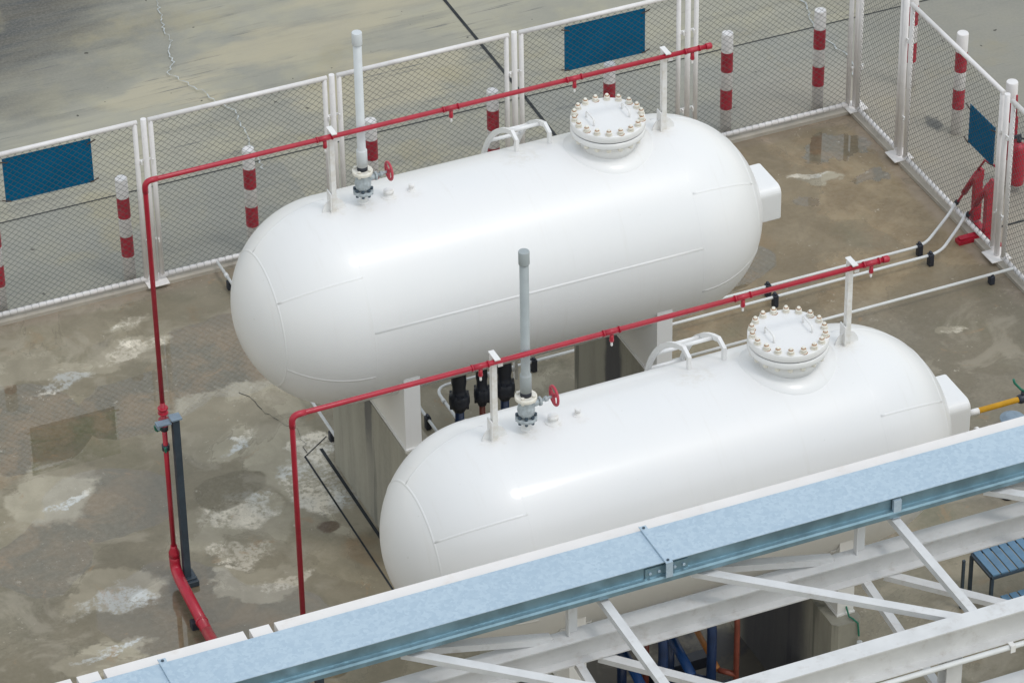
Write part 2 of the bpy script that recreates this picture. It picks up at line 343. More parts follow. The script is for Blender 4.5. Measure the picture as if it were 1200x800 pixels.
def road_material():
    n = NT('weathered_road_concrete')
    sep = n.t.nodes.new('ShaderNodeSeparateXYZ'); n.L(n.co, sep.inputs[0]); X, Y = sep.outputs[0], sep.outputs[1]
    big = n.noise(.35, 5, .6, dist=.5); st = n.noise(1.4, 8, .7, n.scale((.22, 2.2, 1))); st2 = n.noise(3.5, 6, .7, n.scale((.3, 3.2, 1))); mid = n.noise(1.6, 6, .6); fine = n.noise(30, 5, .7)
    c = n.mix(n.ramp(big, .38, .62), (.335, .33, .27), (.27, .275, .24))
    c = n.mix(n.ramp(mid, .42, .64, 0, .6), c, (.38, .365, .265))
    c = n.mix(n.ramp(st, .47, .68, 0, .6), c, (.185, .19, .17))
    # grimy dark stretch at the far left, paler worn stretches beside it
    wob = n.vm('MULTIPLY', n.vm('SUBTRACT', n.noise(1.1, 7, .65, n.scale((.5, 1.6, 1)), color=True), (.5, .5, .5)), (3.0, 1.6, 0))
    pr = n.vm('ADD', n.co, wob)
    tone = n.blob(pr, -9.3, 7.2, 4.1, 4.0, .6)
    band = n.blob(pr, -10.5, 4.1, 2.9, .45, .6)
    lite = n.mx([n.blob(pr, -7.0, 3.6, .8, .5, .5), n.blob(pr, -5.2, 4.1, 1.7, .6, .5), n.blob(pr, -4.6, 2.8, 1.3, .7, .5), n.blob(pr, -3.6, 5.0, 1.6, 1.0, .5)])
    c = n.mix(n.math('MULTIPLY', lite, .65), c, (.43, .395, .285))
    c = n.mix(n.math('MULTIPLY', band, .6), c, (.13, .13, .115))
    c = n.mix(n.math('MULTIPLY', tone, n.ramp(st2, .3, .7, 1.0, .88)), c, n.mix(n.ramp(st, .4, .6), (.062, .057, .047), (.038, .044, .050)))
    tyre = n.noise(5, 6, .7, n.vm('MULTIPLY', n.vm('ADD', n.co, n.vm('MULTIPLY', n.co, (0, .0, 0))), (.16, 3.4, 1)))
    c = n.mix(n.math('MULTIPLY', n.ramp(tyre, .56, .66), n.ramp(n.noise(.6, 3, .5, n.vm('ADD', n.co, (1, 30, 0))), .47, .6)), c, (.12, .125, .12))
    # slab panels poured at different times: each a little different in tone
    slab = n.math('MULTIPLY', n.ramp(X, -3.25, -3.23), n.ramp(Y, 1.86, 1.84))
    c = n.mix(n.math('MULTIPLY', slab, .5), c, (.225, .245, .245))
    slab2 = n.math('MULTIPLY', n.ramp(X, -6.28, -6.3), n.ramp(Y, 1.86, 1.84))
    c = n.mix(n.math('MULTIPLY', slab2, .5), c, (.21, .225, .215))
    c = n.mix(n.ramp(st2, .58, .74, 0, .5), c, (.10, .105, .095))
    c = n.mix(n.ramp(n.noise(.8, 4, .6, n.vm('ADD', n.co, (3, 9, 0))), .55, .68, 0, .5), c, (.33, .30, .19))
    # sandy dust by the kerb on the right
    sand = n.math('MULTIPLY', n.ramp(n.math('ABSOLUTE', X), 1.9, .3), n.ramp(Y, 1.6, .2))
    c = n.mix(n.math('MULTIPLY', sand, .6), c, (.37, .33, .27))
    c = n.mix(n.math('MULTIPLY', n.ramp(X, .4, 1.4), .35), c, (.17, .155, .125))
    p = n.vm('ADD', n.co, n.vm('MULTIPLY', n.vm('SUBTRACT', n.noise(3, 5, color=True), (.5, .5, .5)), (.35, .35, 0)))
    c = n.mix(n.math('MULTIPLY', n.blob(p, .72, -.62, .11, .22, .6), .8), c, (.05, .055, .06))
    c = n.mix(n.ramp(fine, .35, .75, 0, .3), c, (.33, .32, .28))
    c = n.mix(n.ramp(n.noise(7, 2), .735, .755), c, (.05, .045, .035))
    c = n.vm('MULTIPLY', c, (1.01, .97, .93))
    n.L(c, n.b.inputs['Base Color']); n.L(n.ramp(big, .35, .65, .42, .62), n.b.inputs['Roughness'])
    n.bump(fine, .25, .006); return n.m
M['road'] = road_material()
M['kerb'] = paint('pale_kerb_concrete', (.46, .42, .36), .75, var=.1, scale=3, bump=.3, dirt=(.17, .15, .12), dirt_amt=.6)
M['crack'] = paint('white_crack_sealant', (.52, .55, .55), .7, var=.15, scale=14)

# ------------------------------------------------------------------ the setting
def flat(name, pts, z, mat):
    o = MB().add([(x, y, z) for x, y in pts], [tuple(range(len(pts)))]).build(name, mat); return tag(o, kind='structure')
flat('ground', [(-400, -400), (400, -400), (400, 400), (-400, 400)], 0, M['road'])
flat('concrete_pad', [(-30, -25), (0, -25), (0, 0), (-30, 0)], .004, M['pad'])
k = MB(); k.box(-30, .09, -.06, .09, -.05, .045); k.box(-.06, .09, -25, -.061, -.05, .045)
tag(k.build('kerb', M['kerb']), kind='structure')
def strip(mb, pts, w, z):
    for (a, b) in zip(pts, pts[1:]):
        a = Vector((*a, z)); b = Vector((*b, z)); d = (b - a).normalized(); s = Vector((-d.y, d.x, 0)) * w / 2; e = d * w * .3
        mb.add([a - s - e, b - s + e, b + s + e, a + s - e], [(0, 1, 2, 3)])
def strips(name, lines, z, mat):
    for i, (pts, w) in enumerate(lines):
        m = MB()
        for j, (a, b) in enumerate(zip(pts, pts[1:])):
            strip(m, [a, b], w * (random.uniform(.35, 1.6) if len(pts) > 3 else 1), z + .0004 * j)
        tag(m.build(name, mat), kind='structure')
strips('expansion_joint', [([(-30, 1.84), (30, 1.84)], .018), ([(-3.18, 12), (-3.26, 1.852)], .04), ([(-3.26, 1.828), (-3.30, .1)], .04), ([(.1, -2.80), (30, -2.80)], .03), ([(5.0, 12), (5.0, -2.78)], .035)], .004, M['gap'])
def crackline(ctrl, amp, step):
    out = []
    for a, b in zip(ctrl, ctrl[1:]):
        n = max(2, int(math.dist(a, b) / step))
        for i in range(n): out.append((a[0] + (b[0] - a[0]) * i / n + random.uniform(-amp, amp), a[1] + (b[1] - a[1]) * i / n + random.uniform(-amp, amp)))
    return out + [ctrl[-1]]
strips('pavement_crack', [(crackline([(-6.30, 6.6), (-6.38, 5.62), (-6.52, 5.02), (-6.53, 4.70), (-6.63, 4.53), (-6.68, 4.24), (-6.81, 4.02), (-6.60, 3.51), (-6.55, 3.24), (-6.41, 2.91), (-6.47, 2.39), (-6.55, 1.6)], .022, .045), .009),
                          (crackline([(.9, 4.5), (.75, 3.2), (.6, 2.4), (.42, 1.6), (.52, 1.0), (.3, .5)], .03, .08), .016)], .004, M['crack'])
strips('slab_joint', [([(-8.04, -3.55), (-8.04, -6.1)], .02), ([(-8.04, -3.55), (-7.72, -3.32)], .012), ([(-7.845, -3.5), (-7.845, -6.0)], .035),
                      ([(-5.45, -3.25), (-5.15, -2.75)], .012)], .008, M['gap'])
strips('pad_crack', [(crackline([(-8.25, -2.2), (-8.1, -2.75), (-7.95, -3.1), (-8.0, -3.5)], .03, .07), .005)], .008, M['gap'])

# ------------------------------------------------------------------ fence
PH = 2.077
mb = MB().tube([(0, 0, .066), (0, 0, PH)], .031, 16)
proto_post = thing('fence_post', 'x', 'fence post', (0, 0, 0), 'round white posts between the mesh fence panels')
mb.build('pole', M['fence'], proto_post)
MB().box(-.12, .12, -.12, .12, .047, .060, .003).build('base_plate', M['board'], proto_post)
for s in (-1, 1):
    for z in (.58, 1.58):
        m = MB(); m.box(min(s * .03, s * .095), max(s * .03, s * .095), -.006, .006, z - .012, z + .012)
        m.box(s * .062 - .008, s * .062 + .008, -.040, -.007, z - .035, z + .01); m.box(s * .078 - .008, s * .078 + .008, -.014, .022, z - .03, z - .013)
        m.build('lug', M['white'], proto_post)
posts = [((-8.375, 0), 0, 'round white fence post behind the elbow of the red pipe farthest left'),
         ((-6.272, 0), 0, 'round white fence post behind the left bracket of the upper tank'),
         ((-4.167, 0), 0, 'round white fence post just left of the blue sign at the top of the photo'),
         ((-2.092, 0), 0, 'round white fence post behind the capped far end of the upper red pipe'),
         ((.03, 0), 0, 'round white fence post at the back corner of the compound'),
         ((0, -1.13), 90, 'round white fence post next along the side fence from the back corner'),
         ((0, -3.335), 90, 'round white fence post beside the red stand on the side fence'),
         ((-10.47, 0), 0, 'round white fence post beyond the left edge, left of the left blue sign'),
         ((0, -5.5), 90, 'round white fence post on the side fence out to the lower right')]
for i, (xy, rz, lab) in enumerate(posts):
    o = proto_post if i == 0 else copy_tree(proto_post)
    o.location = (*xy, 0); o.rotation_euler.z = R(rz); o['label'] = lab

def mesh_panel(w, label, loc, rz, x_in=0):
    # panel along +X from 0 to w
    t = thing('mesh_fence_panel', label, 'fence panel', loc, 'white framed chain link fence panels'); t.rotation_euler.z = R(rz)
    z0, z1, r = .105, 2.052, .027
    MB().tube([(0, 0, z0), (0, 0, z1), (w, 0, z1), (w, 0, z0), (0, 0, z0)], r, 12, cap=False).build('frame', M['fence'], t) if False else None
    fr = MB(); fr.tube([(-r, 0, z1), (w + r, 0, z1)], r, 14); fr.tube([(-r, 0, z0), (w + r, 0, z0)], r, 14)
    fr.tube([(0, 0, z0), (0, 0, z1 - .004)], r * .98, 14); fr.tube([(w, 0, z0), (w, 0, z1 - .004)], r * .98, 14)
    fr.build('frame', M['fence'], t)
    m = MB(); px, pz = .081, .069; sl = pz / px
    a0, a1, b0, b1 = .02, w - .02, z0 + .01, z1 - .01
    k = -int((b1 - b0) / sl / px) - 1
    while k * px < a1:
        u0 = a0 + k * px
        ua = max(a0, u0); ub = min(a1, u0 + (b1 - b0) / sl)
        if ub - ua > .02:
            for sgn in (1, -1):
                za, zb = b0 + (ua - u0) * sl, b0 + (ub - u0) * sl
                A, B = (ua, .003 * sgn, za), (ub, .003 * sgn, zb)
                if sgn < 0: A = (ua, -.003, b0 + b1 - za); B = (ub, -.003, b0 + b1 - zb)
                # slightly slack wire
                P = [A]; nseg = 4
                for j in range(1, nseg):
                    f = j / nseg; P.append((A[0] + (B[0] - A[0]) * f, A[1] + random.uniform(-.004, .004), A[2] + (B[2] - A[2]) * f + random.uniform(-.0025, .0025)))
                P.append(B); m.tube(P, .0019, 4, cap=False)
        k += 1
    u = a0 + .02
    while u < a1:                                           # hooked ends round the bottom rail
        m.tube([(u, .03, z0 + .012), (u + .012, .01, z0 + .031), (u + .022, -.012, z0 + .030), (u + .026, -.031, z0 + .008), (u + .024, -.026, z0 - .018)], .0013, 4)
        u += px
    m.build('wire_mesh', M['wire'], t)
    return t
mesh_panel(1.92, 'mesh fence panel at the left edge carrying a blue sign', (-10.395, 0, 0), 0)
mesh_panel(1.945, 'mesh fence panel behind the left end of the upper tank, no sign on it', (-8.30, 0, 0), 0)
mesh_panel(1.93, 'mesh fence panel behind the upper tank\'s vent pipe, left of the top blue sign', (-6.19, 0, 0), 0)
mesh_panel(1.88, 'mesh fence panel behind the upper tank\'s round lid with a blue sign at its top', (-4.085, 0, 0), 0)
mesh_panel(1.93, 'mesh fence panel above the right head of the upper tank, up to the corner', (-1.99, 0, 0), 0)
mesh_panel(.935, 'narrow mesh fence panel next to the back corner', (0, -.12, 0), -90)
mesh_panel(1.97, 'mesh fence panel on the side with a blue sign near the red stand', (0, -1.265, 0), -90)
mesh_panel(2.0, 'mesh fence panel at the right edge beyond the red stand', (0, -3.47, 0), -90)

def sign(label, loc, rz, w, h):
    t = thing('blue_sign', label, 'sign', loc, 'plain blue signs tied on the fence'); t.rotation_euler.z = R(rz)
    MB().box(0, w, .012, .016, 0, h).build('panel', M['signblue'], t)
    for x, z, s in ((0, .03, 1), (w, .03, -1), (0, h - .03, 1), (w, h - .03, -1)):
        MB().tube([(x - .045 * s, -.012, z + .018), (x + .01 * s, -.016, z), (x + .05 * s, -.012, z - .014)], .007, 6).build('tie', M['tie'], t)
    return t
sign('blue sign on the leftmost fence panel', (-9.915, 0, 1.455), 0, .96, .53)
sign('blue sign at the top behind the upper tank\'s round lid', (-3.57, 0, 1.42), 0, .965, .56)
sign('blue sign on the side fence above the red stand', (0, -2.572, 1.05), -90, .545, .48)

# ------------------------------------------------------------------ bollards
pb = thing('bollard', 'x', 'bollard', (0, 0, 0), 'white bollards with red bands outside the fence')
MB().lathe((0, 0, 0), [(.066, 0), (.066, 1.29), (.060, 1.3)], 20).build('post', M['fence'], pb)
for a, b in ((.33, .583), (.814, 1.065)):
    m = MB(); m.lathe((0, 0, 0), [(.0675, a), (.0675, b)], 20, cap=False); m.build('red_band', M['redband'], pb)
bl = [((-8.60, .19), 'banded bollard right of the left blue sign'), ((-7.19, .18), 'banded bollard behind the left head of the upper tank'),
      ((-5.785, .17), 'banded bollard right behind the upper tank\'s vent pipe'), ((-4.36, .17), 'banded bollard behind the arched ladder rails of the upper tank'),
      ((-2.975, .16), 'banded bollard half hidden by the upper tank\'s round lid'), ((-1.51, .19), 'banded bollard above the right head of the upper tank'),
      ((-.345, .2), 'banded bollard nearest the back corner, inside of it to the left'), ((.85, .22), 'banded bollard cut by the top edge, seen through the side fence'),
      ((.85, -.90), 'banded bollard outside the side fence, left of its blue sign'), ((.84, -2.05), 'banded bollard outside the side fence with the red extinguisher'),
      ((-10.03, .22), 'banded bollard cut by the left edge')]
for i, (xy, lab) in enumerate(bl):
    o = pb if i == 0 else copy_tree(pb)
    o.location = (*xy, 0); o['label'] = lab; o.rotation_euler = (R(random.uniform(-.5, .5)), R(random.uniform(-.5, .5)), R(37 * i))

# ------------------------------------------------------------------ tanks
L = 3.352; ZC = 2.725
def build_tank():
    t = thing('gas_tank', 'white tank', 'tank', (0, 0, 0), 'white horizontal gas tanks')
    b = MB(); prof = []
    nh = 28
    for i in range(1, nh + 1): a = math.pi / 2 * i / nh; prof.append((math.sin(a), -math.cos(a)))
    for i in range(1, 9): prof.append((1, L * i / 8))
    for i in range(1, nh): a = math.pi / 2 * i / nh; prof.append((math.cos(a), L + math.sin(a)))
    b.lathe((0, 0, ZC), prof, 128, 'x', smooth=True)
    def seam(fn, n, r=.028, z=-.0234):
        pts = []
        for i in range(n + 1):
            p, nn = fn(i / n); pts.append(Vector(p) + Vector(nn) * z)
        b.tube(pts, r, 8)
    def onhead(x, a, side):     # point on hemisphere by axial distance and angle round the axis
        rr = math.sqrt(max(0, 1 - x * x)); q = (x, rr * math.cos(a), rr * math.sin(a))
        return ((-x if side < 0 else L + x), q[1], ZC + q[2]), ((-x if side < 0 else x), q[1], q[2])
    for side in (-1, 1):
        seam(lambda u: onhead(.758, 2 * math.pi * u, side), 90)
        for k in range(6):
            a = R(136.4 - 60 * k)
            seam(lambda u: onhead(.76 * u ** 1.0, a, side), 14)
    for x, r in ((0, .030), (L, .030)):
        seam(lambda u: ((x, math.cos(2 * math.pi * u), ZC + math.sin(2 * math.pi * u)), (0, math.cos(2 * math.pi * u), math.sin(2 * math.pi * u))), 110, r, -.0279)
    for x0, x1, a in ((0, L, R(167.3)),):
        seam(lambda u: ((x0 + (x1 - x0) * u, math.cos(a), ZC + math.sin(a)), (0, math.cos(a), math.sin(a))), 4)
    b.build('shell', M['tank'], t)
    # manhole
    mx_ = 2.805
    def cylz(y): return ZC + math.sqrt(max(0, 1 - y * y))
    pad = MB(); n = 56
    rings = []
    for rr, dz in ((.43, -.004), (.425, .010), (.27, .010)):
        rings.append([(mx_ + rr * math.cos(2 * math.pi * i / n), rr * math.sin(2 * math.pi * i / n), cylz(rr * math.sin(2 * math.pi * i / n)) + dz) for i in range(n)])
    vs = sum(rings, []); fs = []
    for l in range(2):
        for i in range(n): fs.append((l * n + i, l * n + (i + 1) % n, (l + 1) * n + (i + 1) % n, (l + 1) * n + i))
    pad.add(vs, fs, True); pad.build('reinforcing_pad', M['tank'], t)
    T = ZC + 1
    MB().lathe((mx_, 0, 0), [(.275, T - .06), (.275, T + .155)], 48).build('neck', M['tank'], t)
    fl = MB().lathe((mx_, 0, 0), [(.262, T + .125), (.352, T + .130), (.358, T + .136), (.358, T + .187), (.353, T + .191)], 64).build('flange', M['tank'], t)
    MB().lathe((mx_, 0, 0), [(.345, T + .1915), (.345, T + .2005)], 64).build('gasket', M['rubber'], t)
    cv = MB().lathe((mx_, 0, 0), [(.353, T + .201), (.358, T + .206), (.358, T + .268), (.352, T + .275)], 64).build('cover', M['tank'], t)
    for i in range(18):
        a = 2 * math.pi * (i + .35) / 18; x, y = mx_ + .322 * math.cos(a), .322 * math.sin(a)
        m = MB(); m.lathe((x, y, T + .2755), [(.034, 0), (.034, .009)], 12); m.lathe((x, y, T + .284), [(.030, 0), (.030, .027), (.026, .031)], 6)
        m.lathe((x, y, T + .313), [(.0165, 0), (.0165, .020), (.012, .024)], 10)
        m.lathe((x, y, T + .085), [(.02, 0), (.026, .012), (.026, .04)], 6); m.lathe((x, y, T + .09), [(.014, 0), (.014, .225)], 8)
        bo = m.build('bolt', M['cream'], cv)
        MB().lathe((x, y, T + .3155), [(.019, 0), (.022, .003), (.018, .005)], 10).build('rust_ring', M['rust'], cv)
        if i % 3 == 1: MB().lathe((x + .003, y - .004, T + .2752), [(.035, 0), (.034, .0018)], 10).build('rust_stain', M['rust'], cv)
    for s in (-1, 1):
        x = mx_ + s * .185
        pts = bend([(x, -.085, T + .27), (x, -.085, T + .345), (x, .085, T + .345), (x, .085, T + .27)], .03)
        MB().tube(pts, .009, 8).build('handle', M['tank'], cv)
    # pipe support posts with end plates
    for x in (0, L + .02):
        m = MB(); m.box(x - .01, x + .037, -.027, .027, T - .02, T + .855)
        po = m.build('support_post', M['tank'], t)
        m = MB(); g = [(x + .012 + .118 * math.cos(R(a)), T - .03 + .155 * math.sin(R(a))) for a in range(0, 181, 12)]
        m.prism(g, -.006, .006, 'y'); m.box(x - .032, x - .020, -.05, .05, T - .02, T + .20); m.build('gusset', M['tank'], po)
        m = MB(); m.box(x - .012, x + .04, -.105, .045, T + .869, T + .879); m.box(x - .012, x + .04, -.045, -.035, T + .80, T + .8685); m.box(x - .005, x + .032, -.03, .03, T + .8555, T + .8685); m.box(x + .0405, x + .085, -.045, -.037, T + .755, T + .81)
        m.build('clamp_bracket', M['white'], po)
    # relief valve and vent
    vx = .310
    v = MB(); v.lathe((vx, 0, T - .02), [(.045, 0), (.045, .035), (.028, .045), (.028, .13)], 20)
    vv = v.build('relief_valve', M['white'], t)
    m = MB(); m.lathe((vx, 0, T + .108), [(.091, 0), (.095, .004), (.095, .030), (.091, .034)], 32); m.lathe((vx, 0, T + .142), [(.06, 0), (.072, .03), (.078, .07), (.07, .11), (.052, .14), (.05, .18)], 28)
    m.tube([(vx + .05, 0, T + .245), (vx + .12, 0, T + .255)], .030, 14); m.lathe((vx + .118, 0, T + .256), [(.042, 0), (.042, .022)], 6, 'x')
    m.tube([(vx + .14, 0, T + .258), (vx + .255, 0, T + .272)], .013, 10); m.tube([(vx + .17, 0, T + .261), (vx + .2, 0, T + .265)], .024, 10)
    m.build('valve_body', M['valvegrey'], vv)
    MB().lathe((vx, 0, T + .318), [(.092, 0), (.096, .004), (.096, .034), (.091, .038)], 32).build('top_flange', M['cream'], vv)
    for i in range(8):
        a = 2 * math.pi * (i + .5) / 8; x, y = vx + .078 * math.cos(a), .078 * math.sin(a)
        MB().lathe((x, y, T + .088), [(.015, 0), (.015, .018), (.010, .019), (.010, .06), (.017, .061), (.017, .078)], 6).build('bolt', M['boltblue'], vv)
    for i in range(4):
        a = 2 * math.pi * (i + .5) / 4; x, y = vx + .074 * math.cos(a), .074 * math.sin(a)
        MB().lathe((x, y, T + .300), [(.015, 0), (.015, .018), (.010, .019), (.010, .06), (.016, .061), (.016, .072)], 6).build('bolt', M['cream'], vv)
    wx = vx + .25
    w = MB(); w.tube([(wx + .012, .085 * math.cos(R(a)), T + .272 + .085 * math.sin(R(a))) for a in range(0, 361, 20)], .013, 8, cap=False)
    for k in range(3):
        a = R(20 + 120 * k); w.tube([(wx + .008, 0, T + .272), (wx + .012, .083 * math.cos(a), T + .272 + .083 * math.sin(a))], .010, 6)
    w.lathe((wx - .012, 0, T + .272), [(.022, 0), (.022, .045)], 10, 'x'); w.build('handwheel', M['wheel'], vv)
    MB().lathe((vx, 0, T + .357), [(.050, 0), (.050, .045)], 20).build('collar', M['rubber'], vv)
    vp = MB().lathe((vx, 0, T + .40), [(.051, 0), (.051, .17), (.040, .18), (.040, 1.32)], 24).build('vent_pipe', M['ventlight'], t)
    MB().lathe((vx, 0, T + 1.70), [(.047, 0), (.048, .004), (.048, .118), (.044, .125)], 24).build('cap', M['ventlight'], vp)
    # small nozzles
    for x, r in ((.56, 1.0), (.79, .55)):
        m = MB(); m.lathe((x, 0, T - .012), [(.075 * r, 0), (.072 * r, .02), (.045 * r, .024), (.045 * r, .05)], 20); m.lathe((x, 0, T + .036), [(.05 * r, 0), (.05 * r, .026), (.042 * r, .034)], 8)
        m.build('plugged_nozzle', M['tank'], t)
    # ladder behind the tank, with goose-neck rails
    ld = None
    def rail(x):
        rr = 1.175; pts = [(x, .265, ZC + .95), (x, .262, ZC + 1.085)]
        pts += [(x, rr * math.cos(R(q)), ZC + rr * math.sin(R(q))) for q in range(72, -1, -6)] + [(x, rr, 1.6), (x, rr, .35)]
        m = MB(); vs = []; fs = []
        for i, p in enumerate(pts):
            a_ = Vector(pts[max(0, i - 1)]); b_ = Vector(pts[min(len(pts) - 1, i + 1)]); t_ = (b_ - a_).normalized(); nn = Vector((0, -t_.z, t_.y))
            for sx, sn in ((-1, -1), (1, -1), (1, 1), (-1, 1)): vs.append(Vector(p) + Vector((sx * .016, 0, 0)) + nn * sn * .024)
        for i in range(len(pts) - 1):
            for k in range(4): fs.append((i * 4 + k, i * 4 + (k + 1) % 4, i * 4 + 4 + (k + 1) % 4, i * 4 + 4 + k))
        fs += [(3, 2, 1, 0), tuple(range(len(pts) * 4 - 4, len(pts) * 4))]
        m.add(vs, fs); return m
    ld = rail(1.975).build('ladder', M['tank'], t)
    rail(2.315).build('side_rail', M['tank'], ld)
    for y, z in [(1.165 * math.cos(R(q)), ZC + 1.165 * math.sin(R(q))) for q in (66, 52, 37, 22, 7)] + [(1.165, ZC - .15 - .3 * k) for k in range(8)]:
        MB().tube([(1.988, y, z), (2.302, y, z)], .019, 10).build('rung', M['tank'], ld)
    for z in (2.75,):
        m = MB(); m.box(1.958, 1.9585, .98, 1.15, z - .03, z + .03); m.box(1.9585, 2.33, .985, 1.0, z - .03, z + .03); m.box(2.33, 2.338, .98, 1.15, z - .03, z + .03); m.build('bracket', M['tank'], ld)
    # end box on the right head
    bx = MB()
    pf = []
    y0, y1, z0, z1, r = -.23, .26, ZC - .22, ZC + .15, .085
    for cx, cy, a0 in ((y1 - .02, z1 - .02, 0), (y0 + r, z1 - r, 90), (y0 + .02, z0 + .02, 180), (y1 - .02, z0 + .02, 270)):
        rr = r if a0 == 90 else .02
        for a in range(0, 91, 15): pf.append((cx + rr * math.cos(R(a0 + a)), cy + rr * math.sin(R(a0 + a))))
    nP = len(pf); vs = []; sm = []; fs = []
    for x, ins in ((L + .6, 0), (L + 1.195, 0), (L + 1.207, .006), (L + 1.212, .016)):
        for (py, pz) in pf:
            cy_, cz_ = (y0 + y1) / 2, (z0 + z1) / 2
            vs.append((x, cy_ + (py - cy_) * (1 - ins / .25), cz_ + (pz - cz_) * (1 - ins / .24)))
    for l in range(3):
        for i in range(nP): fs.append((l * nP + i, l * nP + (i + 1) % nP, (l + 1) * nP + (i + 1) % nP, (l + 1) * nP + i)); sm.append(False)
    fs.append(tuple(range(3 * nP, 4 * nP))); sm.append(False)
    bx.add(vs, fs, sm); bx.build('end_box', M['tank'], t)
    # steel saddles
    for xs in (.30, 2.915):
        m = MB()
        def zt(y): return ZC - math.sqrt(max(.0, 1.004 ** 2 - y * y))
        ys = [-.88 + 1.76 * i / 24 for i in range(25)]
        web = [(-.88, 1.475)] + [(y, zt(y)) for y in ys] + [(.88, 1.475)]
        m.prism(web, xs, xs + .016, 'x')
        m.box(xs - .004, xs + .158, -.898, -.882, 1.475, zt(.89) + .02); m.box(xs - .004, xs + .158, .882, .898, 1.475, zt(.89) + .02)
        for y in (-.42, .42): m.box(xs + .0165, xs + .15, y - .008, y + .008, 1.476, zt(y) - .002)
        m.box(xs - .012, xs + .168, -.91, .91, 1.456, 1.4745)
        sd = m.build('saddle', M['tank'], t)
        w_ = MB(); vs = []; fs = []; sm = []
        angs = [R(a) for a in range(214, 327, 4)]
        for rr in (1.0015, 1.012):
            for a in angs:
                for x in (xs - .06, xs + .24): vs.append((x, rr * math.cos(a), ZC + rr * math.sin(a)))
        nA = len(angs) * 2
        for i in range(len(angs) - 1):
            for o_ in (0, nA): fs.append((o_ + 2 * i, o_ + 2 * i + 1, o_ + 2 * i + 3, o_ + 2 * i + 2)); sm.append(True)
            fs.append((2 * i, 2 * i + 2, nA + 2 * i + 2, nA + 2 * i)); sm.append(False); fs.append((2 * i + 1, 2 * i + 3, nA + 2 * i + 3, nA + 2 * i + 1)); sm.append(False)
        for i in (0, len(angs) - 1): fs.append((2 * i, 2 * i + 1, nA + 2 * i + 1, nA + 2 * i)); sm.append(False)
        w_.add(vs, fs, sm); w_.build('wear_plate', M['tank'], sd)
    # bottom outlets
    for i, (x, mat, r) in enumerate(((1.215, 'navy', .045), (1.455, 'brown', .030), (1.695, 'navy', .043))):
        k = 1.0 if mat == 'navy' else .78
        m = MB(); m.lathe((x, 0, 0), [(.06 * k, 1.78), (.07 * k, 1.70), (.07 * k, 1.62), (.085 * k, 1.60), (.085 * k, 1.57), (.07 * k, 1.55), (.076 * k, 1.40), (.066 * k, 1.34), (.066 * k, 1.28), (.098 * k, 1.255), (.104 * k, 1.20), (.104 * k, 1.16), (.09 * k, 1.11), (.055 * k, 1.10), (.055 * k, 1.06)], 26)
        for q in range(8):
            a = 2 * math.pi * q / 8; m.lathe((x + .09 * k * math.cos(a), .09 * k * math.sin(a), 1.10), [(.012, 0), (.012, .17)], 6)
        nz = m.build('outlet_valve', M['darkiron'], t)
        MB().tube([(x, 0, 1.07), (x, 0, .02)], r, 16).build('drop_pipe', M[mat], nz)
    return t
tank1 = build_tank()
tank2 = copy_tree(tank1)
tank1.location = (-8.078, -4.811, 0); tank1['label'] = 'upper white gas tank nearer the fence, whole in view'
tank2.location = (-8.136, -8.694, 0); tank2['label'] = 'lower white gas tank partly hidden by the blue-grey tray'
for ch in tank2.children:
    if ch.name.startswith('vent_pipe'):
        for o in [ch] + list(ch.children): o.data = o.data.copy(); o.data.materials[0] = M['ventgrey']
        ch['label'] = 'darker grey vent pipe'

# ------------------------------------------------------------------ pedestals
def pedestal(label, x, yc):
    m = MB(); c = .045; h = 1.03; w = .29
    m.prism([(x, yc - h + c), (x + c, yc - h), (x + w - c, yc - h), (x + w, yc - h + c), (x + w, yc + h - c), (x + w - c, yc + h), (x + c, yc + h), (x, yc + h - c)], 0, 1.455, 'z')
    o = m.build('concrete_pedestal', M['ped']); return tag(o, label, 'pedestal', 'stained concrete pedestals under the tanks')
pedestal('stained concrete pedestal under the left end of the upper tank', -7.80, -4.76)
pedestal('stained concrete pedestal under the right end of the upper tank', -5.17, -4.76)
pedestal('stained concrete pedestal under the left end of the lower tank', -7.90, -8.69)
pedestal('concrete pedestal under the right end of the lower tank with a green cord', -5.32, -8.69)

